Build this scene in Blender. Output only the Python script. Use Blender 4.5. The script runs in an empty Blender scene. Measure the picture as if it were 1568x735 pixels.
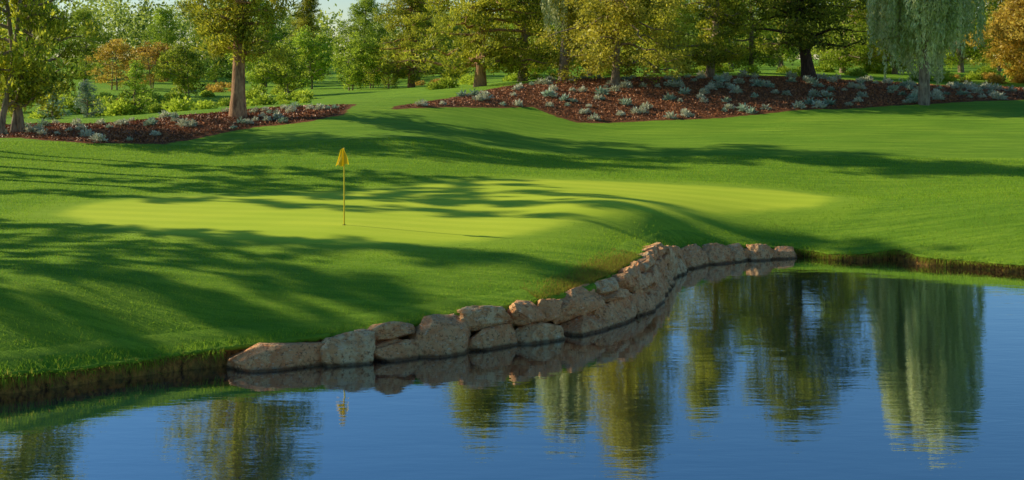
import bpy, math, numpy as np
from mathutils import Vector
rng = np.random.default_rng(7)
F = 1900.0; HC = 6.3
scene = bpy.context.scene

# ------------------------------------------------------------------ helpers
def smooth(a, b, x):
    t = np.clip((x-a)/(b-a), 0, 1); return t*t*(3-2*t)

def mesh_np(name, verts, faces, mats=(), midx=None, attrs=None, smooth_shade=False):
    """faces: list of int arrays (n,k)"""
    me = bpy.data.meshes.new(name)
    verts = np.asarray(verts, dtype=np.float32)
    me.vertices.add(len(verts)); me.vertices.foreach_set("co", verts.ravel())
    tot = np.concatenate([np.full(len(f), f.shape[1], dtype=np.int32) for f in faces])
    loops = np.concatenate([f.ravel() for f in faces]).astype(np.int32)
    start = np.concatenate([[0], np.cumsum(tot)[:-1]]).astype(np.int32)
    me.loops.add(len(loops)); me.loops.foreach_set("vertex_index", loops)
    me.polygons.add(len(tot)); me.polygons.foreach_set("loop_start", start)
    me.polygons.foreach_set("loop_total", tot)
    if midx is not None: me.polygons.foreach_set("material_index", np.asarray(midx, dtype=np.int32))
    me.polygons.foreach_set("use_smooth", np.full(len(tot), smooth_shade, dtype=bool) if np.isscalar(smooth_shade) else smooth_shade)
    for m in mats: me.materials.append(m)
    if attrs:
        for k, v in attrs.items():
            a = me.attributes.new(k, 'FLOAT', 'POINT'); a.data.foreach_set("value", np.asarray(v, dtype=np.float32))
    me.update(calc_edges=True); me.validate()
    return me

def add_obj(name, me, loc=(0,0,0), rot=0, scale=(1,1,1), parent=None):
    o = bpy.data.objects.new(name, me); scene.collection.objects.link(o)
    o.location = loc; o.rotation_euler = (0,0,rot); o.scale = scale
    if parent: o.parent = parent
    return o

# ------------------------------------------------------------------ terrain survey
# (bearing px, depression px, distance m) measured heights -> world X,Y,Z
def W(px, py, Y): return ((px-784)*Y/F, Y, HC-(py-90)*Y/F)

shore_raw = [(-60,-6),(-40,8),(-24,17.5),(-16,20.6),(-12,22.2),(-9.6,23.2),(-8.6,23.8),(-7.4,24.6),(-5.55,25.5),(-3.7,26.0),(-2.6,26.4),
 (-0.9,27.3),(0.3,27.9),(1.3,28.8),(2.3,30.1),(3.2,32.0),(3.8,34.4),(4.6,36.8),(5.6,38.2),(6.8,38.9),(8.2,39.4),(9.3,39.7),(10.1,38.9),(11.2,38.8),(12.1,39.0),(12.6,38.0),
 (14.0,37.2),(16,36.2),(20,34.8),(30,31),(46,22),(60,5)]
lipz =     [1.0,0.8,0.6,0.5,0.45,0.42,0.36,0.36,0.42,0.55,0.62,0.75,0.8,0.88,1.0,1.12,1.05,0.68,0.52,0.46,0.34,0.22,0.20,0.24,0.34,0.28,0.24,0.26,0.4,0.6,0.8,1.0]
near = [(60,-6),(40,4),(20,7),(0,8),(-20,6),(-40,0)]
def catmull(P, n=14):
    P = np.asarray(P, float); out=[]
    for i in range(len(P)-1):
        p0=P[max(i-1,0)];p1=P[i];p2=P[i+1];p3=P[min(i+2,len(P)-1)]
        for t in np.arange(n)/n:
            out.append(0.5*((2*p1)+(-p0+p2)*t+(2*p0-5*p1+4*p2-p3)*t*t+(-p0+3*p1-3*p2+p3)*t**3))
    out.append(P[-1]); return np.array(out)
sh = catmull([(a[0],a[1],z) for a,z in zip(shore_raw,lipz)], 8)
seg = np.r_[0, np.cumsum(np.hypot(*np.diff(sh[:,:2],axis=0).T))]
pond = np.vstack([sh[:,:2], np.array(near)])

def poly_sd(x, y, P):
    """signed distance, negative inside polygon"""
    d2 = np.full(x.shape, 1e12); inside = np.zeros(x.shape, bool)
    n = len(P)
    for i in range(n):
        ax,ay = P[i]; bx,by = P[(i+1)%n]
        ex,ey = bx-ax, by-ay; L = ex*ex+ey*ey+1e-12
        t = np.clip(((x-ax)*ex+(y-ay)*ey)/L, 0, 1)
        d2 = np.minimum(d2, (x-ax-t*ex)**2+(y-ay-t*ey)**2)
        c = ((ay>y)!=(by>y))
        inside ^= c & (x < (bx-ax)*(y-ay)/((by-ay) if abs(by-ay)>1e-12 else 1e-12)+ax)
    return np.where(inside, -1, 1)*np.sqrt(d2)

ctrl = [(a[0],a[1],z) for a,z in zip(shore_raw[1:-1],lipz[1:-1])]
ctrl += [W(*p) for p in [
 (527,345,34.5),(95,330,37),(780,282,46),(300,350,34.3),(300,302,42),(500,300,42.5),(880,343,35.8),(700,368,32.8),(780,330,38),(1000,328,38.8),(1100,325,42),(1300,310,44),(1340,300,47),(1100,275,50),(940,300,43),
 (1200,345,41.5),(1400,322,42.2),(1568,320,41),(1568,260,55),(1400,230,60),(1568,200,68),(1568,153,82),(1300,168,77),(1100,182,74),(880,188,72),(880,240,58),(1100,230,60),
 (720,162,72),(600,167,68),(600,220,56),(600,285,46),(400,192,64),(400,240,54),(250,222,58),(100,216,58),(250,255,51),(0,216,58),(0,300,42),(-300,216,58),(-300,300,42),(-150,380,31),
 (0,452,25.5),(100,450,26),(200,450,26.6),(400,440,27.7),(600,432,28.5),(800,412,29.9),(0,400,29),(200,398,29.3),(400,395,30.2),(600,393,30.6),
 (300,184,64),(100,202,62),(500,173,66),(300,171,80),(300,151,110),(300,128,170),(100,180,80),(100,130,150),(560,156,85),(640,132,130),(800,118,160),
 (1000,129,85),(1200,124,88),(800,136,80),(1400,130,92),(1568,132,97),(1000,112,125),(1250,105,150),(1500,108,150)]]
ctrl += [(-50,60,2.8),(-50,40,2.3),(-35,25,1.4),(50,60,2.5),(50,42,1.4),(60,100,4.5),(-70,100,3),(-80,150,3.5),(85,150,5),(0,230,5.2),(-110,230,5),(110,230,5)]
C = np.array(ctrl)
S = 50.0
def U(r2): return np.where(r2>1e-12, 0.5*r2*np.log(np.maximum(r2,1e-12)), 0)
def tps_fit(C, lam=2e-4):
    n=len(C); P=C[:,:2]/S
    K=U(((P[:,None]-P[None])**2).sum(-1))+lam*np.eye(n)
    Q=np.c_[np.ones(n),P]; A=np.zeros((n+3,n+3)); A[:n,:n]=K; A[:n,n:]=Q; A[n:,:n]=Q.T
    return np.linalg.solve(A, np.r_[C[:,2],0,0,0])
wts = tps_fit(C)
def land(x, y):
    x=np.asarray(x,float); y=np.asarray(y,float); sh_=x.shape; xf=x.ravel(); yf=y.ravel(); out=np.empty(len(xf))
    P=C[:,:2]/S
    for i in range(0,len(xf),40000):
        a=xf[i:i+40000]/S; b=yf[i:i+40000]/S
        out[i:i+40000]=U((a[:,None]-P[:,0])**2+(b[:,None]-P[:,1])**2)@wts[:-3]+wts[-3]+wts[-2]*a+wts[-1]*b
    far = smooth(110,240,np.hypot(xf,(yf-70)*0.8))
    out = out*(1-far)+5.0*far
    out += 0.035*np.sin(xf*0.9+1.3*np.sin(yf*0.5))*np.sin(yf*0.55+0.4)*smooth(47,56,yf)
    return out.reshape(sh_)
def terrain_z(x, y, d=None):
    if d is None: d = poly_sd(x,y,pond)
    zl = land(x,y)
    nearz = np.minimum(4.4, 0.4+0.35*np.maximum(d,0))
    k = 1-smooth(10,17,y)
    zl = zl*(1-k)+nearz*k
    drop = 1-smooth(0.06,0.36,d)
    return zl*(1-drop)+(-1.2)*drop, d
def gz(x,y): return float(land(np.array([x]),np.array([y]))[0])
def survey(px, py, y0=22, y1=200):
    Y=np.arange(y0,y1,0.1); X=(px-784)*Y/F; Z=HC-(py-90)*Y/F
    hit=np.nonzero(Z<land(X,Y))[0]
    i=hit[0] if len(hit) else len(Y)-1
    return (X[i],Y[i])

green_poly = np.array([survey(*p) for p in [(92,328),(140,312),(250,303),(430,298),(560,292),(680,280),(800,275),(950,279),(1080,285),(1200,293),(1270,302),(1250,314),(1170,324),(1060,330),(960,331),(885,338),(850,349),(770,364),(640,373),(480,374),(300,362),(170,347)]])
green_poly = catmull(np.vstack([green_poly,green_poly[:1]]),4)[:-1]
lb = [survey(*p) for p in [(-60,214),(30,211),(130,220),(250,221),(330,207),(400,194),(480,186),(528,176)]]
left_bed = np.array(lb+[(x-0.5*i,y+5.0+0.6*i) for i,(x,y) in enumerate(lb[::-1])])
rb = [survey(*p) for p in [(600,168),(720,165),(815,164),(850,178),(885,188),(1000,185),(1110,181),(1200,171),(1330,165),(1450,158),(1568,153)]]
rb += [(rb[-1][0]+8, rb[-1][1]+3)]
right_bed = np.array(rb+[(x,y+w) for (x,y),w in zip(rb[::-1],[10,12,14,16,16,17,18,18,17,12,7,1.5])])

# ------------------------------------------------------------------ materials
def new_mat(name):
    m=bpy.data.materials.new(name); m.use_nodes=True; nt=m.node_tree; nt.nodes.clear()
    out=nt.nodes.new('ShaderNodeOutputMaterial'); return m,nt,out
def N(nt,t,**k):
    n=nt.nodes.new(t)
    for a,b in k.items(): setattr(n,a,b)
    return n
def L(nt,a,b): nt.links.new(a,b)
def mixc(nt,fac,a,b,bt='MIX'):
    m=nt.nodes.new('ShaderNodeMix'); m.data_type='RGBA'; m.blend_type=bt
    for s,v in ((0,fac),(6,a),(7,b)):
        if isinstance(v,bpy.types.NodeSocket): nt.links.new(v,m.inputs[s])
        else: m.inputs[s].default_value = v if s==0 else (*v,1)
    return m.outputs[2]
def noise(nt,scale,detail=4,vec=None,stretch=None,rough=0.55):
    n=N(nt,'ShaderNodeTexNoise'); n.inputs['Scale'].default_value=scale; n.inputs['Detail'].default_value=detail; n.inputs['Roughness'].default_value=rough
    if vec is not None:
        if stretch:
            mp=N(nt,'ShaderNodeMapping'); mp.inputs['Scale'].default_value=stretch; L(nt,vec,mp.inputs[0]); vec=mp.outputs[0]
        L(nt,vec,n.inputs['Vector'])
    return n.outputs['Fac']
def ramp(nt,fac,a,b):
    r=N(nt,'ShaderNodeMapRange'); r.interpolation_type='SMOOTHSTEP'
    r.inputs['From Min'].default_value=a; r.inputs['From Max'].default_value=b; L(nt,fac,r.inputs['Value']); return r.outputs[0]
def math_(nt,op,a,b):
    m=N(nt,'ShaderNodeMath',operation=op)
    for i,v in enumerate((a,b)):
        if isinstance(v,bpy.types.NodeSocket): L(nt,v,m.inputs[i])
        else: m.inputs[i].default_value=v
    return m.outputs[0]
def attr(nt,n):
    a=N(nt,'ShaderNodeAttribute'); a.attribute_name=n; return a.outputs['Fac']

def grass_colour(nt,pos):
    n1=ramp(nt,noise(nt,0.3,4,pos,(0.6,1.3,1)),0.3,0.7)
    n2=ramp(nt,noise(nt,7,5,pos,(0.35,1.6,1),0.7),0.3,0.7)
    n3=ramp(nt,noise(nt,1.6,5,pos,(0.15,2.4,1),0.65),0.35,0.65)
    c=mixc(nt,n1,(0.22,0.43,0.024),(0.37,0.57,0.038))
    c=mixc(nt,math_(nt,'MULTIPLY',n2,0.45),c,(0.52,0.67,0.065))
    c=mixc(nt,math_(nt,'MULTIPLY',n3,0.65),c,(0.14,0.31,0.02))
    return c
def make_ground():
    m,nt,out=new_mat('turf_and_mulch'); pos=N(nt,'ShaderNodeNewGeometry').outputs['Position']
    rough=grass_colour(nt,pos)
    fine=noise(nt,45,3,pos,(1,1,1),0.7)
    rough=mixc(nt,ramp(nt,fine,0.35,0.65),mixc(nt,0.35,rough,(0.05,0.14,0.008)),rough)
    g1=ramp(nt,noise(nt,0.5,4,pos,(0.4,1,1)),0.3,0.7); g2=noise(nt,30,3,pos,(0.5,1.4,1))
    green=mixc(nt,g1,(0.55,0.66,0.04),(0.66,0.73,0.05)); green=mixc(nt,math_(nt,'MULTIPLY',ramp(nt,g2,0.3,0.7),0.3),green,(0.45,0.58,0.03))
    wv=N(nt,'ShaderNodeTexWave'); wv.inputs['Scale'].default_value=0.28; wv.inputs['Distortion'].default_value=0.6; wv.bands_direction='Y'
    mp=N(nt,'ShaderNodeMapping'); mp.inputs['Rotation'].default_value=(0,0,0.25); L(nt,pos,mp.inputs[0]); L(nt,mp.outputs[0],wv.inputs[0])
    stripe=ramp(nt,wv.outputs['Fac'],.35,.65)
    green=mixc(nt,math_(nt,'MULTIPLY',stripe,0.22),green,(0.38,0.52,0.02))
    rough=mixc(nt,math_(nt,'MULTIPLY',stripe,0.2),rough,(0.14,0.29,0.02))
    wob=math_(nt,'MULTIPLY',math_(nt,'SUBTRACT',noise(nt,1.5,3,pos),0.5),0.5)
    gd=math_(nt,'ADD',attr(nt,'green_d'),wob)
    collar=mixc(nt,0.5,rough,(0.42,0.59,0.035))
    c=mixc(nt,ramp(nt,gd,2.1,1.2),rough,collar)
    gm=ramp(nt,gd,0.5,-0.5); c=mixc(nt,gm,c,green)
    md=math_(nt,'ADD',attr(nt,'bed_d'),math_(nt,'MULTIPLY',wob,1.2))
    mm=ramp(nt,md,0.1,-0.1)
    mul=mixc(nt,ramp(nt,noise(nt,9,6,pos,None,0.8),0.35,0.65),(0.07,0.024,0.012),(0.38,0.15,0.055))
    c=mixc(nt,mm,c,mul)
    z=N(nt,'ShaderNodeSeparateXYZ'); L(nt,pos,z.inputs[0])
    c=mixc(nt,ramp(nt,z.outputs[2],0.12,0.02),c,(0.07,0.045,0.02))
    p=N(nt,'ShaderNodeBsdfPrincipled'); p.inputs['Roughness'].default_value=0.85; p.inputs['Specular IOR Level'].default_value=0.1
    L(nt,c,p.inputs['Base Color'])
    b=N(nt,'ShaderNodeBump'); b.inputs['Distance'].default_value=0.055
    L(nt,math_(nt,'SUBTRACT',0.85,math_(nt,'MULTIPLY',gm,0.72)),b.inputs['Strength'])
    L(nt,math_(nt,'ADD',fine,noise(nt,6,5,pos,(0.4,1.5,1))),b.inputs['Height']); L(nt,b.outputs[0],p.inputs['Normal'])
    L(nt,p.outputs[0],out.inputs[0]); return m
M_ground=make_ground()

def leaf_mat(name,dark,light,trans=0.5,rand=0.4):
    m,nt,out=new_mat(name)
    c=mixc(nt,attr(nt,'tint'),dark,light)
    oi=N(nt,'ShaderNodeObjectInfo')
    h=N(nt,'ShaderNodeHueSaturation'); 
    L(nt,math_(nt,'ADD',0.487,math_(nt,'MULTIPLY',oi.outputs['Random'],0.02)),h.inputs['Hue'])
    L(nt,math_(nt,'ADD',1-rand*0.3,math_(nt,'MULTIPLY',oi.outputs['Random'],rand*0.6)),h.inputs['Value'])
    L(nt,c,h.inputs['Color']); c=h.outputs[0]
    p=N(nt,'ShaderNodeBsdfPrincipled'); p.inputs['Roughness'].default_value=0.5; p.inputs['Specular IOR Level'].default_value=0.3
    t=N(nt,'ShaderNodeBsdfTranslucent'); L(nt,c,p.inputs['Base Color']); L(nt,c,t.inputs['Color'])
    x=N(nt,'ShaderNodeMixShader'); x.inputs[0].default_value=trans; L(nt,p.outputs[0],x.inputs[1]); L(nt,t.outputs[0],x.inputs[2])
    L(nt,x.outputs[0],out.inputs[0]); return m
M_pine=leaf_mat('pine_needles',(0.09,0.14,0.012),(0.74,0.70,0.06))
M_leaf=leaf_mat('green_leaves',(0.09,0.18,0.012),(0.64,0.74,0.07))
M_yel=leaf_mat('yellow_green_leaves',(0.24,0.26,0.015),(0.95,0.88,0.10))
M_willow=leaf_mat('willow_leaves',(0.36,0.43,0.12),(0.96,0.94,0.55),.5,.1)
M_aut=leaf_mat('autumn_leaves',(0.28,0.19,0.02),(0.85,0.60,0.10))
M_dark=leaf_mat('dark_leaves',(0.06,0.10,0.012),(0.50,0.54,0.05))
M_silver=leaf_mat('silver_leaves',(0.30,0.34,0.18),(0.82,0.82,0.58),0.2)
M_teal=leaf_mat('blue_green_leaves',(0.14,0.24,0.14),(0.50,0.62,0.42),0.2)
M_far=leaf_mat('distant_leaves',(0.08,0.15,0.025),(0.56,0.64,0.10))
def grass_blade_mat():
    m,nt,out=new_mat('grass_blades'); pos=N(nt,'ShaderNodeNewGeometry').outputs['Position']
    c=grass_colour(nt,pos); c=mixc(nt,attr(nt,'tint'),mixc(nt,0.35,c,(0.08,0.2,0.012)),mixc(nt,0.55,c,(0.60,0.76,0.06)))
    c=mixc(nt,attr(nt,'dry'),c,(0.44,0.23,0.07))
    p=N(nt,'ShaderNodeBsdfDiffuse'); t=N(nt,'ShaderNodeBsdfTranslucent'); L(nt,c,p.inputs[0]); L(nt,c,t.inputs[0])
    x=N(nt,'ShaderNodeMixShader'); x.inputs[0].default_value=0.45; L(nt,p.outputs[0],x.inputs[1]); L(nt,t.outputs[0],x.inputs[2])
    L(nt,x.outputs[0],out.inputs[0]); return m
M_blade=grass_blade_mat()
def noisy_mat(name,cols,scale,bump=0.5,dist=0.03,stretch=None,rough=0.85,spec=0.3,extra=None):
    m,nt,out=new_mat(name); pos=N(nt,'ShaderNodeNewGeometry').outputs['Position']
    n1=noise(nt,scale,7,pos,stretch,0.65); n2=noise(nt,scale*0.35,4,pos)
    c=mixc(nt,ramp(nt,n1,0.32,0.68),cols[0],cols[1]); c=mixc(nt,math_(nt,'MULTIPLY',ramp(nt,n2,0.4,0.7),0.7),c,cols[2])
    if extra: c=extra(nt,pos,c)
    p=N(nt,'ShaderNodeBsdfPrincipled'); p.inputs['Roughness'].default_value=rough; p.inputs['Specular IOR Level'].default_value=spec
    L(nt,c,p.inputs['Base Color']); b=N(nt,'ShaderNodeBump'); b.inputs['Strength'].default_value=bump; b.inputs['Distance'].default_value=dist
    L(nt,n1,b.inputs['Height']); L(nt,b.outputs[0],p.inputs['Normal']); L(nt,p.outputs[0],out.inputs[0]); return m
M_barkp=noisy_mat('pine_bark',((0.18,0.08,0.04),(0.62,0.34,0.17),(0.46,0.24,0.12)),6,0.9,0.06,(1,1,0.3))
M_bark=noisy_mat('bark',((0.12,0.08,0.05),(0.46,0.34,0.22),(0.30,0.21,0.14)),8,0.8,0.04,(1,1,0.25))
M_barkd=noisy_mat('dark_bark',((0.03,0.018,0.014),(0.14,0.08,0.055),(0.08,0.05,0.035)),8,0.8,0.04,(1,1,0.25))
def rock_extra(nt,pos,c):
    c=mixc(nt,math_(nt,'MULTIPLY',ramp(nt,attr(nt,'tone'),0.35,1.0),0.85),c,mixc(nt,ramp(nt,noise(nt,5,6,pos),0.4,0.6),(0.86,0.44,0.17),(1.0,0.72,0.36)))
    c=mixc(nt,math_(nt,'MULTIPLY',ramp(nt,noise(nt,14,7,pos,None,0.8),0.53,0.60),0.8),c,(0.30,0.11,0.04))
    c=mixc(nt,math_(nt,'MULTIPLY',ramp(nt,noise(nt,9,7,pos,(1,1,2.5),0.75),0.56,0.63),0.7),c,(1.0,0.80,0.52))
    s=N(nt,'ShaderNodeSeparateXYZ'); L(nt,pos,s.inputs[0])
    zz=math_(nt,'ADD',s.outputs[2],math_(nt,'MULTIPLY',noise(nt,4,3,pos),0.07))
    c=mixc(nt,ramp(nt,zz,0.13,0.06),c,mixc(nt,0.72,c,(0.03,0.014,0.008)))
    return c
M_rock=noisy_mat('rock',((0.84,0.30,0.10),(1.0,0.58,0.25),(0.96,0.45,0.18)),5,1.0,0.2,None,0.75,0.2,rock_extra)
M_soil=noisy_mat('soil',((0.10,0.04,0.012),(0.66,0.30,0.06),(0.24,0.16,0.04)),10,1.0,0.06,(1,1,0.5))
M_mulch=leaf_mat('bark_mulch',(0.09,0.028,0.012),(0.64,0.25,0.09),0.0,0.0)
def water_mat():
    m,nt,out=new_mat('pond_water'); pos=N(nt,'ShaderNodeNewGeometry').outputs['Position']
    a=noise(nt,0.9,2,pos,(0.5,1.3,1)); b2=noise(nt,5.0,3,pos,(0.35,1.3,1)); big=noise(nt,0.15,2,pos)
    h=math_(nt,'ADD',math_(nt,'MULTIPLY',a,0.005),math_(nt,'MULTIPLY',math_(nt,'MULTIPLY',b2,0.0034),math_(nt,'ADD',0.0,big)))
    b=N(nt,'ShaderNodeBump'); b.inputs['Strength'].default_value=1.0; b.inputs['Distance'].default_value=1.0; L(nt,h,b.inputs['Height'])
    g=N(nt,'ShaderNodeBsdfGlossy'); g.inputs['Roughness'].default_value=0.008; g.inputs['Color'].default_value=(0.90,0.95,0.97,1); L(nt,b.outputs[0],g.inputs['Normal'])
    d=N(nt,'ShaderNodeBsdfDiffuse'); d.inputs[0].default_value=(0.001,0.014,0.028,1)
    fr=N(nt,'ShaderNodeFresnel'); fr.inputs[0].default_value=2.6; L(nt,b.outputs[0],fr.inputs['Normal'])
    x=N(nt,'ShaderNodeMixShader'); L(nt,math_(nt,'MINIMUM',math_(nt,'MULTIPLY',fr.outputs[0],2.0),1.0),x.inputs[0]); L(nt,d.outputs[0],x.inputs[1]); L(nt,g.outputs[0],x.inputs[2])
    L(nt,x.outputs[0],out.inputs[0]); return m
M_water=water_mat()

# ------------------------------------------------------------------ ground
def axis(lo,hi,step,far,ratio=1.22):
    a=list(np.arange(lo,hi+1e-6,step)); s=step; v=hi; up=[]
    while v<far: s*=ratio; v+=s; up.append(v)
    s=step; v=lo; dn=[]
    while v>-far: s*=ratio; v-=s; dn.append(v)
    return np.array(dn[::-1]+a+up)
xs=axis(-32,34,0.2,3000); ys=axis(20,92,0.2,3000)
X,Yg=np.meshgrid(xs,ys); D=poly_sd(X,Yg,pond); Z,_=terrain_z(X,Yg,D)
nx,ny=len(xs),len(ys); idx=np.arange(nx*ny).reshape(ny,nx)
q=np.stack([idx[:-1,:-1],idx[:-1,1:],idx[1:,1:],idx[1:,:-1]],-1).reshape(-1,4)
gd=np.clip(poly_sd(X,Yg,green_poly),-5,5); bd=np.clip(np.minimum(poly_sd(X,Yg,left_bed),poly_sd(X,Yg,right_bed)),-5,5)
add_obj('ground',mesh_np('ground',np.stack([X,Yg,Z],-1).reshape(-1,3),[q],[M_ground],None,{'green_d':gd.ravel(),'bed_d':bd.ravel()},True))
wv=np.array([(-75,-30,0),(75,-30,0),(75,45,0),(-75,45,0)],float)
add_obj('pond_water',mesh_np('pond_water',wv,[np.array([[0,1,2,3]])],[M_water]))

# ---- undercut earth bank along the shore
ss=np.arange(10,seg[-1]-10,0.1)
px_=np.interp(ss,seg,sh[:,0]); py_=np.interp(ss,seg,sh[:,1]); pz_=np.interp(ss,seg,sh[:,2])
tx=np.gradient(px_); ty=np.gradient(py_); tl=np.hypot(tx,ty); tx/=tl; ty/=tl
inx,iny=-ty,tx
k=np.ones(5)/5; inx=np.convolve(inx,k,'same'); iny=np.convolve(iny,k,'same'); ln=np.hypot(inx,iny); inx/=ln; iny/=ln
prof=[(0.10,-0.6,0),(0.05,-0.1,0),(0.06,0.06,0),(0.10,0.35,0),(0.08,0.62,0),(-0.02,0.80,0.2),(-0.07,0.93,0.8),(-0.02,1.02,1),(0.12,1.03,1),(0.35,0,1),(0.6,0,1),(0.85,-1,1)]
rows=[]
nz=np.cumsum(rng.normal(0,1,(len(ss))),0); nz=nz-np.convolve(nz,np.ones(31)/31,'same')
nz=np.clip(nz/ (nz.std()+1e-6),-2,2)*0.06
for j,(d,h,g) in enumerate(prof):
    jit=rng.normal(0,0.018,len(ss)) if j<9 else 0
    dd=d+jit+(nz if j<8 else 0)
    x=px_+inx*dd; y=py_+iny*dd
    if j<9: z=pz_*h if h>0 else np.full(len(ss),h)
    else: z=land(x,y)+(0.02 if h==0 else -0.06)
    if j in(5,6,7,8): z=np.maximum(z,0.1)+rng.normal(0,0.01,len(ss))
    rows.append(np.stack([x,y,z],-1))
R=np.array(rows); n1,n2=R.shape[:2]; idx=np.arange(n1*n2).reshape(n1,n2)
q=np.stack([idx[:-1,:-1],idx[:-1,1:],idx[1:,1:],idx[1:,:-1]],-1).reshape(-1,4)
mi=np.where(np.repeat(np.arange(n1-1),n2-1)<5,0,1)
add_obj('earth_bank',mesh_np('earth_bank',R.reshape(-1,3),[q],[M_soil,M_ground],mi,{'green_d':np.full(n1*n2,5.),'bed_d':np.full(n1*n2,5.)},True))

# ------------------------------------------------------------------ rock wall
def cube_sphere(n):
    t=np.linspace(-1,1,n); V=[];Fq=[]
    a,b=np.meshgrid(t,t)
    base=0
    for ax in range(3):
        for s in (-1,1):
            P=np.zeros((n*n,3)); P[:,ax]=s; P[:,(ax+1)%3]=a.ravel(); P[:,(ax+2)%3]=b.ravel()
            V.append(P); ii=np.arange(n*n).reshape(n,n)+base
            f=np.stack([ii[:-1,:-1],ii[:-1,1:],ii[1:,1:],ii[1:,:-1]],-1).reshape(-1,4)
            if s<0: f=f[:,::-1]
            Fq.append(f); base+=n*n
    return np.vstack(V),np.vstack(Fq)
CV,CF=cube_sphere(25)
def rock(L_,D_,H_,seed):
    r=np.random.default_rng(seed)
    P=CV/np.linalg.norm(CV,axis=1)[:,None]
    P=P/ (np.abs(P)**9).sum(1)[:,None]**(1/9.)
    P[:,0]*=1+r.uniform(-.2,.2)*P[:,2]; P[:,2]*=1+r.uniform(-.18,.18)*P[:,0]
    for _ in range(18):
        n=r.normal(size=3); n/=np.linalg.norm(n); d=r.uniform(0.82,1.25)
        o=P@n-d; P=P-np.where(o>0,o,0)[:,None]*n
    w=0
    for k_ in range(7):
        fr=r.normal(size=3)*(1.5+2.6*k_); w=w+np.sin(P@fr+r.uniform(0,6))*0.028/(1+0.4*k_)
    for _ in range(2):
        n=r.normal(size=3)*[.5,.5,1]; n/=np.linalg.norm(n); o=P@n-r.uniform(-.4,.5); w=w-0.05*np.exp(-(o/.06)**2)
    P=P*(1+w)[:,None]
    return P*np.array([L_,D_,H_])/2
RV=[];RF=[];RT=[];cnt=0
def put_rock(s,length,z0,z1,dout,depth,seed):
    global cnt
    x=np.interp(s,ss,px_);y=np.interp(s,ss,py_);ix=np.interp(s,ss,inx);iy=np.interp(s,ss,iny)
    P=rock(length*1.12,depth,(z1-z0)*1.10,seed); r=np.random.default_rng(seed+99)
    a=r.normal(0,0.07); t=P[:,0].copy(); P[:,0]=t*math.cos(a)-P[:,2]*math.sin(a); P[:,2]=t*math.sin(a)+P[:,2]*math.cos(a)
    tilt=0.34+r.normal(0,.08); yy=P[:,1].copy(); P[:,1]=yy*math.cos(tilt)+P[:,2]*math.sin(tilt); P[:,2]=P[:,2]*math.cos(tilt)-yy*math.sin(tilt)
    dout+=r.normal(0,.03)
    cx=x-ix*dout; cy=y-iy*dout; txx,tyy=iy,-ix
    V=np.stack([cx+P[:,0]*txx+P[:,1]*ix, cy+P[:,0]*tyy+P[:,1]*iy, (z0+z1)/2+P[:,2]],-1)
    RV.append(V);RF.append(CF+cnt);RT.append(np.full(len(V),r.uniform(0,1)));cnt+=len(V)
def s_at(x,y): return ss[np.argmin((px_-x)**2+(py_-y)**2)]
s0=s_at(-5.75,25.4); s1=s_at(8.25,39.4); s=s0; k=0
lens=[1.85,1.0]
while s<s1:
    far=np.interp(s,ss,py_)>33
    Lr=lens[k] if k<2 else rng.uniform(0.85,1.5)*(0.75 if far else 1)
    mid=s+Lr/2; hh=float(np.interp(mid,ss,pz_))
    if k<2: put_rock(mid,Lr,-0.3,hh*(1.0 if k==0 else 1.05),0.18,0.75,k+3)
    elif hh<0.65 and rng.random()<0.5: put_rock(mid,Lr,-0.3,hh,0.15,0.7,k+3)
    elif hh<0.9:
        if rng.random()<0.35: put_rock(mid,Lr,-0.3,hh*rng.uniform(.95,1.08),0.17,0.8,k+3)
        else:
            c=hh*rng.uniform(0.3,0.65); put_rock(mid,Lr*rng.uniform(.9,1),-0.3,c,0.22,0.7,k+3)
            if rng.random()<0.35:
                f_=rng.uniform(.35,.65)
                put_rock(mid-Lr*(.5-f_/2),Lr*f_,c*.96,hh+.04,0.06,0.6,k+403); put_rock(mid+Lr*(f_/2),Lr*(1-f_),c*.96,hh-.03,0.06,0.6,k+503)
            else: put_rock(mid,Lr,c*.96,hh+rng.uniform(-.04,.07),0.07,0.65,k+203)
    else:
        c1=hh*rng.uniform(.35,.5); c2=hh*rng.uniform(.66,.78)
        put_rock(mid,Lr,-0.3,c1,0.28,0.7,k+3); put_rock(mid+0.2,Lr*.9,c1*.95,c2,0.16,0.65,k+203)
        put_rock(mid-0.1,Lr*.6,c2*.96,hh,0.03,0.6,k+303); put_rock(mid+.45*Lr,Lr*.55,c2*.96,hh+.03,0.03,0.6,k+603)
    if rng.random()<.4: put_rock(s,rng.uniform(.2,.35),hh*.25,hh*rng.uniform(.5,.75),.13,.4,k+803)
    s+=Lr*0.97; k+=1
add_obj('stone_retaining_wall',mesh_np('stone_retaining_wall',np.vstack(RV),[np.vstack(RF)],[M_rock],None,{'tone':np.concatenate(RT)},True))

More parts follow.
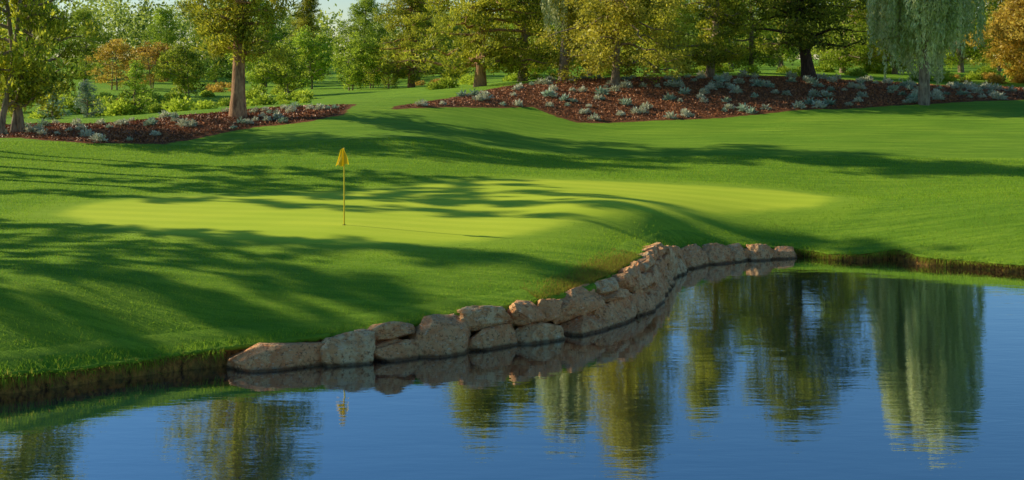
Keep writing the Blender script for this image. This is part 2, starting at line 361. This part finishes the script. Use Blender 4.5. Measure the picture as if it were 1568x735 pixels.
# ------------------------------------------------------------------ grass blades
def blades(x,y,z,h,w,lean,tint,dry,leandir=None):
    n=len(x); a=rng.uniform(0,2*np.pi,n); bx,by=np.cos(a)*w/2,np.sin(a)*w/2
    if leandir is None: la=rng.uniform(0,2*np.pi,n); lx,ly=np.cos(la)*lean,np.sin(la)*lean
    else: lx,ly=leandir[0]*lean,leandir[1]*lean
    V=np.empty((n,3,3)); V[:,0]=np.stack([x-bx,y-by,z-0.01],-1); V[:,1]=np.stack([x+bx,y+by,z-0.01],-1); V[:,2]=np.stack([x+lx,y+ly,z+h],-1)
    return V.reshape(-1,3),np.arange(3*n).reshape(-1,3),np.repeat(tint,3),np.repeat(dry,3)
parts=[]
n=420000
u=rng.random(n); yy=21+(58-21)*u**1.3; xx=(rng.random(n)*1.02-0.51)*yy
d=poly_sd(xx,yy,pond); gdd=poly_sd(xx,yy,green_poly); bdd=np.minimum(poly_sd(xx,yy,left_bed),poly_sd(xx,yy,right_bed))
ok=(d>-0.02)&(gdd>1.0+rng.normal(0,.35,n))&(bdd>0.1); xx,yy,d=xx[ok],yy[ok],d[ok]; zz=land(xx,yy)
sc=yy/28
h=rng.uniform(0.02,0.055,len(xx))*sc**0.5*(1+0.9*np.exp(-d*2)); 
parts.append(blades(xx,yy,zz,h,0.013*sc*rng.uniform(.7,1.3,len(xx)),h*rng.uniform(.2,.9,len(xx)),rng.random(len(xx)),np.where(rng.random(len(xx))<0.03,0.6,0.0)))
# overhanging fringe
n=70000; si=rng.integers(0,len(ss),n); off=rng.uniform(-0.16,0.22,n)
inwall=(ss[si]>s0-.2)&(ss[si]<s1); keep=(~inwall)|((rng.random(n)<0.6)&(off>0.02)); si,off=si[keep],off[keep]; n=len(si)
iw=inwall[keep]
x=px_[si]+inx[si]*off+rng.normal(0,.03,n); y=py_[si]+iny[si]*off+rng.normal(0,.03,n); z=pz_[si]*np.where(iw,rng.uniform(0.9,1.02,n),rng.uniform(.55,1.02,n)**.55)
clump=0.5+0.5*np.sin(ss[si]*2.3+1.7*np.sin(ss[si]*.71))
h=np.where(iw,rng.uniform(-0.10,0.09,n),rng.uniform(-0.20,0.09,n)*(.4+clump)); ll=rng.uniform(.02,.14,n)
pd=np.where(rng.random(n)<0.3,rng.uniform(.3,1,n),rng.uniform(0,.2,n))
parts.append(blades(x,y,z,h,rng.uniform(.01,.022,n),ll,rng.random(n),pd,(-inx[si]+rng.normal(0,.4,n),-iny[si]+rng.normal(0,.4,n))))
n=14000; si=rng.integers(0,len(ss),n); inwall=(ss[si]>s0-.2)&(ss[si]<s1); si=si[~inwall]; n=len(si)
x=px_[si]-inx[si]*rng.uniform(-.03,.05,n); y=py_[si]-iny[si]*rng.uniform(-.03,.05,n); z=pz_[si]*rng.uniform(.15,.9,n)
parts.append(blades(x,y,z,-rng.uniform(.02,.09,n),rng.uniform(.01,.025,n),rng.uniform(.0,.12,n),rng.random(n)*.5,rng.uniform(.2,1,n),(-inx[si]+rng.normal(0,.9,n),-iny[si]+rng.normal(0,.9,n))))
n=16000; sa,sb=s_at(0.6,28.2),s_at(3.3,32.5); q_=rng.normal(0.5,0.22,n).clip(0,1); s_=sa+(sb-sa)*q_; off=np.abs(rng.normal(0.1,.3,n))
x=np.interp(s_,ss,px_)+np.interp(s_,ss,inx)*off; y=np.interp(s_,ss,py_)+np.interp(s_,ss,iny)*off; z=land(x,y)
parts.append(blades(x,y,z,rng.uniform(.03,.11,n),rng.uniform(.01,.02,n),rng.uniform(.02,.1,n),rng.random(n),rng.uniform(.1,1,n)))
vo=0;V=[];Fa=[];T=[];Dr=[]
for v,f,t,dr in parts: V.append(v);Fa.append(f+vo);T.append(t);Dr.append(dr);vo+=len(v)
add_obj('grass',mesh_np('grass',np.vstack(V),[np.vstack(Fa)],[M_blade],None,{'tint':np.concatenate(T),'dry':np.concatenate(Dr)}))

# ------------------------------------------------------------------ foliage builders
def leaf_quads(c,l,w,axis_=None,r=None):
    r=r or rng; n=len(c)
    a=r.normal(size=(n,3)) if axis_ is None else axis_+r.normal(size=(n,3))*0.35
    a/=np.linalg.norm(a,axis=1)[:,None]+1e-9
    b=np.cross(a,r.normal(size=(n,3))); b/=np.linalg.norm(b,axis=1)[:,None]+1e-9
    l=(l*r.uniform(.6,1.4,n))[:,None]/2; w=(w*r.uniform(.6,1.4,n))[:,None]/2
    V=np.stack([c-a*l,c+b*w,c+a*l,c-b*w],1).reshape(-1,3)
    return V,np.arange(4*n).reshape(-1,4)
def tube(P,R,sides=8):
    P=np.asarray(P,float);n=len(P);T=np.gradient(P,axis=0);T/=np.linalg.norm(T,axis=1)[:,None]+1e-9
    ref=np.where(np.abs(T[:,2:3])>0.9,np.array([[1.,0,0]]),np.array([[0,0,1.]]))
    A=np.cross(T,ref);A/=np.linalg.norm(A,axis=1)[:,None];B=np.cross(T,A)
    th=np.arange(sides)*2*np.pi/sides
    V=P[:,None]+np.asarray(R)[:,None,None]*(np.cos(th)[None,:,None]*A[:,None]+np.sin(th)[None,:,None]*B[:,None])
    i=np.arange(n*sides).reshape(n,sides);j=np.roll(i,-1,1)
    return V.reshape(-1,3),np.stack([i[:-1],j[:-1],j[1:],i[1:]],-1).reshape(-1,4)
def tree_mesh(name,H,R,base,prof,nl,cpl,cr,lpc,ll,lw,tr,seed,leaf,bark,lean=(0,0),flat=0.6,rise=0.25,multi=1,hang=0):
    r=np.random.default_rng(seed); V=[];Q=[];MI=[];TI=[];SM=[];vo=[0]
    def push(v,f,m,t):
        V.append(v);Q.append(f+vo[0]);MI.append(np.full(len(f),m));TI.append(t);SM.append(np.full(len(f),m==0));vo[0]+=len(v)
    trunks=[]
    for k in range(multi):
        off=np.array([r.normal(0,.35),r.normal(0,.35)]) if multi>1 else np.zeros(2)
        spread=np.array([r.normal(0,.13),r.normal(0,.13)])*H if multi>1 else np.zeros(2)
        t=np.linspace(0,1,14); w=r.normal(0,.012*H,2); 
        P=np.stack([off[0]+(lean[0]*H+spread[0])*t+w[0]*np.sin(t*5+k),off[1]+(lean[1]*H+spread[1])*t+w[1]*np.sin(t*4+k),t*H*0.95-0.3*(t==0)],-1)
        rad=tr*(1-t)**0.8*0.9+0.02; rad[0]*=1.5; rad[1]*=1.08
        v,f=tube(P,rad/(1 if multi==1 else 1.5),10); push(v,f,0,np.zeros(len(v))); trunks.append((t,P,rad))
    cl=[]
    for i in range(nl):
        t,P,rad=trunks[i%multi]
        u=(i+r.random())/nl; hf=base+(1-base)*u**0.9*0.98
        p0=np.array([np.interp(max(hf-.06,0.1)*1.0,t*0.95,P[:,a]) for a in range(3)]); r0=np.interp(hf,t,rad)
        az=i*2.399+r.normal(0,.4); ln=R*prof(u)*r.uniform(.6,1.2)+0.25
        dirv=np.array([math.cos(az),math.sin(az),0])
        tt=np.linspace(0,1,6); Lp=p0+dirv*ln*tt[:,None]; Lp[:,2]+=rise*ln*tt**1.5*(1.2-u)*1.2+r.normal(0,.1)*tt-hang*ln*tt**2
        Lp[1:-1]+=r.normal(0,.04*ln,(4,3))
        v,f=tube(Lp,(r0*0.4*(1-tt)+0.02),5); push(v,f,0,np.zeros(len(v)))
        for c in range(cpl):
            q=(c+1)/cpl*r.uniform(.8,1.08); cc=p0+dirv*ln*q; cc[2]=np.interp(q,tt,Lp[:,2]); cc+=r.normal(0,.28*cr,3)
            cl.append((cc,cr*r.uniform(.6,1.25),r.uniform(-.28,.28)))
    cl.append((trunks[0][1][-1]+np.array([0,0,.1]),cr*.7,0))
    for cc,rr,tone in cl:
        ns=r.integers(9,15); sub=r.normal(size=(ns,3)); sub/=np.linalg.norm(sub,axis=1)[:,None]; sub*=rr*r.uniform(.35,1,(ns,1)); sub[:,2]*=flat
        n=int(lpc*(rr/cr)**2*r.uniform(.7,1.2))+8; k_=r.integers(0,ns,n)
        pos=cc+sub[k_]+r.normal(size=(n,3))*rr*np.array([.22,.22,.15])
        ax=None
        if leaf in(M_pine,): ax=sub[k_]/rr+np.array([0,0,.5])
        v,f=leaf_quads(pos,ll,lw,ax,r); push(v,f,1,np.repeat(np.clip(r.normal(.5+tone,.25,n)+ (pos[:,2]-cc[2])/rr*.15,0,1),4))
    return mesh_np(name,np.vstack(V),[np.vstack(Q)],[bark,leaf],np.concatenate(MI),{'tint':np.concatenate(TI)},np.concatenate(SM))
def willow_mesh(name,H,R,seed,leaf,bark,ns=420,dens=14):
    r=np.random.default_rng(seed); V=[];Q=[];MI=[];TI=[];SM=[];vo=0
    t=np.linspace(0,1,12); P=np.stack([.3*np.sin(t*3),.2*np.sin(t*4),t*H*.8],-1)
    items=[(tube(P,.36*(1-t)**.7+.03,10))]; ends=[]
    for i in range(60):
        az=i*2.399+r.normal(0,.3); u=r.uniform(0.25,1); p0=np.array([np.interp(u,t,P[:,a]) for a in range(3)]); ln=R*r.uniform(.35,1.1)*(1.15-u*.6)
        tt=np.linspace(0,1,8); Lp=p0+np.array([math.cos(az),math.sin(az),0])*ln*tt[:,None]; Lp[:,2]+=np.sin(tt*2.2)*(H-p0[2])*.75*(.5+.5*u)
        items.append(tube(Lp,.1*(1-tt)+.015,5)); ends.append(Lp)
    for v,f in items: V.append(v);Q.append(f+vo);MI.append(np.zeros(len(f)));TI.append(np.zeros(len(v)));SM.append(np.ones(len(f),bool));vo+=len(v)
    for k in range(ns):
        e_=r.integers(len(ends)); Lp=ends[e_]; q=r.uniform(.3,1); p=np.array([np.interp(q,np.linspace(0,1,8),Lp[:,a]) for a in range(3)])+r.normal(0,.22,3)
        ln=r.uniform(1.6,5.5) if r.random()<.62 else r.uniform(4,9.5)
        ln=max(min(ln,p[2]-(0.9+2.6*abs(math.sin(e_*1.7))+r.uniform(0,1.5))),.8)
        nn=int(dens*1.15*ln)+6; tt=r.random(nn)**.85
        out_=(p[:2]-P[-1,:2]); out_/=np.linalg.norm(out_)+1e-6; bow=r.uniform(.1,.7)
        amp=r.normal(0,.12,2); ph=r.uniform(0,6)
        pos=np.stack([p[0]+out_[0]*bow*np.sin(tt*1.8)+amp[0]*np.sin(tt*5+ph)+r.normal(0,.09,nn),
                      p[1]+out_[1]*bow*np.sin(tt*1.8)+amp[1]*np.sin(tt*5+ph)+r.normal(0,.09,nn),p[2]-ln*tt],-1)
        v,f=leaf_quads(pos,.34,.10,np.tile([[0,0,-.8]],(nn,1)),r)
        tone_=.5+.3*math.sin(e_*2.9)+r.normal(0,.1)
        V.append(v);Q.append(f+vo);MI.append(np.ones(len(f)));TI.append(np.repeat(np.clip(r.normal(tone_,.22,nn),0,1),4));SM.append(np.zeros(len(f),bool));vo+=len(v)
    return mesh_np(name,np.vstack(V),[np.vstack(Q)],[bark,leaf],np.concatenate(MI),{'tint':np.concatenate(TI)},np.concatenate(SM))
ell=lambda u: math.sqrt(max(0.05,1-(2*u-0.75)**2*0.75)) if u>.1 else .75
cone=lambda u: 1.02-u*.92
umb=lambda u: (0.55+1.2*u if u<.35 else 0.97*math.sqrt(max(.06,1-((u-.35)/.67)**2)))
bell=lambda u: max(.12,(1-u)**.6)
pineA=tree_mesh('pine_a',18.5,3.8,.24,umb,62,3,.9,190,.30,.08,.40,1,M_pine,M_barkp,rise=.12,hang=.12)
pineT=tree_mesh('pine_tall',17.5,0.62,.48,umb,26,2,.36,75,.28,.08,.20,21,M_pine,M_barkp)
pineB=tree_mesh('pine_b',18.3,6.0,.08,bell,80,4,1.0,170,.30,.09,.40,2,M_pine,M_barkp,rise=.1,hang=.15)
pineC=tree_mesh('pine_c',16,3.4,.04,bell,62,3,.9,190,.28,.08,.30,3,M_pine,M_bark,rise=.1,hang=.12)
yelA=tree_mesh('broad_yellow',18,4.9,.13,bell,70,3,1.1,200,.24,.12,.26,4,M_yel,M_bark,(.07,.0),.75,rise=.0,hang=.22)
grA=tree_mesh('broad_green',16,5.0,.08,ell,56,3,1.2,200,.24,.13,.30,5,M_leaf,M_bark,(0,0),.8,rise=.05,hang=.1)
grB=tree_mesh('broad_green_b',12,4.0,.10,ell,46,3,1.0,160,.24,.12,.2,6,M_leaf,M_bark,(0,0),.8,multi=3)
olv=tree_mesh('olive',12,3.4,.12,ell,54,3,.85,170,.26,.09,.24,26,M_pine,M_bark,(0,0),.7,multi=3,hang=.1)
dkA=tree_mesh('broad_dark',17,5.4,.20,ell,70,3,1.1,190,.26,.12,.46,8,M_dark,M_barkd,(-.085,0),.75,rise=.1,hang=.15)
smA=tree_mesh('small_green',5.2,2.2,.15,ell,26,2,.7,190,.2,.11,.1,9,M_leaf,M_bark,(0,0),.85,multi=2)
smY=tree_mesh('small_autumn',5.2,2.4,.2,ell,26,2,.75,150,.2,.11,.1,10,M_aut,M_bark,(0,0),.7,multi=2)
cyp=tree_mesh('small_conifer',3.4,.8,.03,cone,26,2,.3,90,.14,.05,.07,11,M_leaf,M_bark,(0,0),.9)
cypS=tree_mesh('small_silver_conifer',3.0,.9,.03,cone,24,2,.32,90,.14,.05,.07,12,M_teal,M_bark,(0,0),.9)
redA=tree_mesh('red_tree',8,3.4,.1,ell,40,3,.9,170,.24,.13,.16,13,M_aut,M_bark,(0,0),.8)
willA=willow_mesh('willow_a',16.5,3.8,14,M_willow,M_bark,1500)
willC=willow_mesh('willow_c',16,2.2,16,M_willow,M_bark,520)
def plant(nm,me,px,Y,rot=0,s=1,sxy=None):
    x=(px-784)*Y/F; sxy=sxy or s
    return add_obj(nm,me,(x,Y,gz(x,Y)-.08),rot,(sxy,sxy,s))
def plantw(nm,me,x,y,rot=0,s=1): return add_obj(nm,me,(x,y,gz(x,y)-.08),rot,(s,s,s))
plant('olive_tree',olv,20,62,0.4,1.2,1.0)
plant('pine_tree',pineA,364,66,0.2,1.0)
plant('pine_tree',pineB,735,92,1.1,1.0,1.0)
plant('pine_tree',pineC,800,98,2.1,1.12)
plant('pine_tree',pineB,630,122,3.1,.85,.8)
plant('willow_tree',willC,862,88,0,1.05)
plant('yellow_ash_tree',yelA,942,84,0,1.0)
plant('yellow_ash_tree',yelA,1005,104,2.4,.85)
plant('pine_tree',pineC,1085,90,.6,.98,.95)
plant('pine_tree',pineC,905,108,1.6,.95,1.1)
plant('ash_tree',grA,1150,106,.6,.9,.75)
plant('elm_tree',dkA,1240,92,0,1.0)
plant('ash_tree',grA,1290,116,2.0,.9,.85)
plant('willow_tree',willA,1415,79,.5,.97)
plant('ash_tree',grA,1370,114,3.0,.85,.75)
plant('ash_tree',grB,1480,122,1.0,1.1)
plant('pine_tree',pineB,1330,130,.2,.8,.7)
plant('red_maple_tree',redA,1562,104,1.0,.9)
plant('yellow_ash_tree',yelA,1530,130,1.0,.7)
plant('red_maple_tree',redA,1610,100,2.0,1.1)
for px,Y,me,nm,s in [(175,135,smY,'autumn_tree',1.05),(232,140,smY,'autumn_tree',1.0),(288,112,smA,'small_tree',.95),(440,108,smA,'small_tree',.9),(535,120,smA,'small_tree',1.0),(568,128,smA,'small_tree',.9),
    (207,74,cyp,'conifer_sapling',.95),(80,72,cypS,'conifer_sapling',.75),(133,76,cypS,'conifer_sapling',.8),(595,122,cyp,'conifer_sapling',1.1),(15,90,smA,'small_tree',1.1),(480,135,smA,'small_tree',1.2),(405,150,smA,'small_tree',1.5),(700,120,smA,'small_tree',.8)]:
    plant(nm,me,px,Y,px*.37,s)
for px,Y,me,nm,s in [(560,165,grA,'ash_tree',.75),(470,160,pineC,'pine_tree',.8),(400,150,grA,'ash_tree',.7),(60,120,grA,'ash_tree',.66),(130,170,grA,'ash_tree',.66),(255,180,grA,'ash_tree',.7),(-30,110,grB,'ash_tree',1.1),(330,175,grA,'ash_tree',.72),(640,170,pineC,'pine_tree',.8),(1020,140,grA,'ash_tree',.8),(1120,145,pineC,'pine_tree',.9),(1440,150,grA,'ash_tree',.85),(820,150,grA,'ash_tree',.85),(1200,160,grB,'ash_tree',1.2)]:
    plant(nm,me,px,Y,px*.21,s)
# stand to the left whose long shadows cross the green
for x,y,me,nm,s in [(-36,53.6,pineT,'pine_tree',1.0),(-31,50.6,pineT,'pine_tree',1.1),(-38,50.0,pineT,'pine_tree',1.15),(-27,49.2,pineT,'pine_tree',.8),(-34,56.8,pineT,'pine_tree',1.0),(-28,56.4,pineT,'pine_tree',.8),(-33,53.8,pineT,'pine_tree',1.25),
    (-38,42.6,pineT,'pine_tree',1.15),(-37,39.4,pineT,'pine_tree',1.0),(-30,35.9,pineT,'pine_tree',.9),(-35,36.2,pineT,'pine_tree',1.0),(-27,33.2,pineT,'pine_tree',.8),(-32,32.9,pineT,'pine_tree',.9),(-27,39.4,pineT,'pine_tree',.8),(-26,37.0,pineT,'pine_tree',.62),
    (44,86,pineA,'pine_tree',.9)]:
    plantw(nm,me,x,y,x*1.7,s)

# distant woodland mass
V=[];Q=[];T=[];vo=0
for i in range(230):
    Y=rng.uniform(170,330); px=rng.uniform(-500,2100); x=(px-784)*Y/F; Hh=rng.uniform(8,12)*(Y/200)**.6
    if -50<px<480: Hh*=1.25
    z0=gz(x,Y); rr=Hh*.36; n=900
    ns=26; sub=rng.normal(size=(ns,3)); sub/=np.linalg.norm(sub,axis=1)[:,None]; sub*=rng.uniform(.5,1,(ns,1))*np.array([rr,rr,Hh*.45])
    k_=rng.integers(0,ns,n); pos=np.array([x,Y,z0+Hh*.52])+sub[k_]+rng.normal(size=(n,3))*rr*.2
    pos[:,2]=np.maximum(pos[:,2],z0+.2)
    v,f=leaf_quads(pos,.6,.35); V.append(v);Q.append(f+vo);vo+=len(v)
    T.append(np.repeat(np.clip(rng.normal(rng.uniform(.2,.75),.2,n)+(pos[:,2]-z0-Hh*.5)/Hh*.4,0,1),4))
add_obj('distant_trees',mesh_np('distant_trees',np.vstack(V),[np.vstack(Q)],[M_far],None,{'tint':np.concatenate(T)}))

def shrub_mass(name,pts,mat,ll,lw,n,flat=.7):
    V=[];Q=[];T=[];vo=0
    for x,y,r_ in pts:
        z=gz(x,y); d=rng.normal(size=(n,3)); d/=np.linalg.norm(d,axis=1)[:,None]; d[:,2]=np.abs(d[:,2])*flat
        pos=np.array([x,y,z])+d*r_*rng.uniform(.35,1.05,(n,1)); 
        v,f=leaf_quads(pos,ll*r_,lw*r_,d*1.2); V.append(v);Q.append(f+vo);vo+=len(v)
        T.append(np.repeat(np.clip(rng.normal(rng.uniform(.3,.7),.22,n)+d[:,2]*.2,0,1),4))
    add_obj(name,mesh_np(name,np.vstack(V),[np.vstack(Q)],[mat],None,{'tint':np.concatenate(T)}))
def in_poly(P,n):
    out=[]
    lo=P.min(0);hi=P.max(0)
    while len(out)<n:
        c=rng.uniform(lo,hi,(n*3,2)); ok=poly_sd(c[:,0],c[:,1],P)<-.35; out+=list(map(tuple,c[ok]))
    return out[:n]
pts=[(x,y,rng.uniform(.18,.38)) for x,y in in_poly(left_bed,60)]+[(x,y,rng.uniform(.20,.5)) for x,y in in_poly(right_bed,210)]
shrub_mass('silver_shrubs',pts[::2]+pts[1::4],M_silver,.55,.20,130,1.0)
shrub_mass('agave_shrubs',pts[3::4],M_teal,.8,.22,70,1.0)
pts=[]
for i in range(90):
    Y=rng.uniform(72,120); px=rng.uniform(-60,470); pts.append(((px-784)*Y/F,Y,rng.uniform(.3,1.1)))
for i in range(40):
    Y=rng.uniform(98,118); px=rng.uniform(640,1600); pts.append(((px-784)*Y/F,Y,rng.uniform(.4,1.1)))
shrub_mass('undergrowth_shrubs',pts,M_leaf,.28,.14,420,.9)
pts=[]
for a,b,c,d in [(315,360,125,150),(640,700,125,150),(120,200,85,100),(1460,1568,100,112)]:
    for i in range(10):
        Y=rng.uniform(c,d); px=rng.uniform(a,b); pts.append(((px-784)*Y/F,Y,rng.uniform(.4,1.0)))
shrub_mass('russet_shrubs',pts,M_aut,.25,.12,350,.8)

P=np.array(in_poly(left_bed,14000)+in_poly(right_bed,46000)); z=land(P[:,0],P[:,1])
c=np.stack([P[:,0],P[:,1],z+rng.uniform(0,.05,len(P))],-1)
v,f=leaf_quads(c,.16,.06); add_obj('bark_mulch',mesh_np('bark_mulch',v,[f],[M_mulch],None,{'tint':np.repeat(rng.random(len(P)),4)}))

# ------------------------------------------------------------------ flag
def simple_mat(name,col,rough=.5,trans=0):
    m,nt,out=new_mat(name); pos=N(nt,'ShaderNodeNewGeometry').outputs['Position']
    cc=mixc(nt,noise(nt,12,3,pos),tuple(v*.85 for v in col),col)
    p=N(nt,'ShaderNodeBsdfPrincipled'); p.inputs['Roughness'].default_value=rough; L(nt,cc,p.inputs['Base Color'])
    if trans:
        t=N(nt,'ShaderNodeBsdfTranslucent'); L(nt,cc,t.inputs[0]); x=N(nt,'ShaderNodeMixShader'); x.inputs[0].default_value=trans
        L(nt,p.outputs[0],x.inputs[1]); L(nt,t.outputs[0],x.inputs[2]); L(nt,x.outputs[0],out.inputs[0])
    else: L(nt,p.outputs[0],out.inputs[0])
    return m
M_pole=simple_mat('yellow_pole_paint',(0.9,0.62,0.03),.35); M_flag=simple_mat('yellow_flag_cloth',(0.98,0.66,0.01),.7,.4); M_cup=simple_mat('cup_dark',(0.02,0.02,0.02))
fx,fy=survey(527,345); fz=gz(fx,fy)
e=bpy.data.objects.new('golf_flag',None); scene.collection.objects.link(e); e.location=(fx,fy,fz)
v,f=tube([(0,0,-.1),(0,0,.7),(0,0,1.4),(0,0,2.1),(0,0,2.14),(0,0,2.16)],[.022,.021,.019,.018,.018,.004],12); add_obj('pole',mesh_np('pole',v,[f],[M_pole],None,None,True),parent=e)
th=np.arange(24)*2*np.pi/24; v=np.vstack([[0,0,.006]]+[[.055*math.cos(t),.055*math.sin(t),.006] for t in th]); f=np.array([[0,i+1,(i+1)%24+1] for i in range(24)])
add_obj('cup',mesh_np('cup',v,[f],[M_cup]),parent=e)
nu,nv=20,22; V=[]
for i in range(nu):
    for j in range(nv):
        u=i/(nu-1)*2-1; w=j/(nv-1)      # limp flag: narrow gathered top spreading to a wide hem
        half=.03+.155*w**.8
        fold=.055*math.sin(u*7+1.2*w)*w+.03*math.sin(u*13)*w
        V.append((-.05+u*half+.02*math.sin(w*3)-.01, -.02-.10*w*(1-abs(u))*.6+fold, 2.13-.47*w-.03*math.cos(u*5)*w+.02*u))
idx=np.arange(nu*nv).reshape(nu,nv); q=np.stack([idx[:-1,:-1],idx[:-1,1:],idx[1:,1:],idx[1:,:-1]],-1).reshape(-1,4)
add_obj('cloth',mesh_np('cloth',np.array(V),[q],[M_flag],None,None,True),parent=e)

# ------------------------------------------------------------------ light & camera
el=math.radians(25); az=math.radians(-18)
dv=Vector((math.cos(az)*math.cos(el),math.sin(az)*math.cos(el),-math.sin(el)))
sl=bpy.data.lights.new('sun','SUN'); sl.energy=5; sl.angle=math.radians(.5); sl.color=(1,.91,.66)
so=bpy.data.objects.new('sun',sl); scene.collection.objects.link(so); so.rotation_euler=(-dv).to_track_quat('Z','Y').to_euler(); so.location=(-60,60,50)
w=bpy.data.worlds.new('World'); scene.world=w; w.use_nodes=True; nt=w.node_tree
bg=nt.nodes['Background']; sk=nt.nodes.new('ShaderNodeTexSky'); sk.sky_type='NISHITA'; sk.sun_disc=False; sk.sun_elevation=el; sk.sun_rotation=math.atan2(-dv.x,-dv.y)%(2*math.pi)
sk.air_density=1.0; sk.dust_density=0.1; sk.ozone_density=3.5
hs=nt.nodes.new('ShaderNodeHueSaturation'); hs.inputs['Saturation'].default_value=1.2
nt.links.new(sk.outputs[0],hs.inputs['Color']); nt.links.new(hs.outputs[0],bg.inputs[0]); bg.inputs[1].default_value=.115
cam=bpy.data.cameras.new('camera'); co=bpy.data.objects.new('camera',cam); scene.collection.objects.link(co)
co.location=(0,0,HC); co.rotation_euler=(math.pi/2,0,0); cam.sensor_width=36; cam.lens=F/1568*36; cam.shift_y=-(367.5-90)/1568; cam.clip_end=6000; cam.clip_start=.1
scene.camera=co
scene.view_settings.view_transform='Standard'; scene.view_settings.look='None'; scene.view_settings.exposure=0
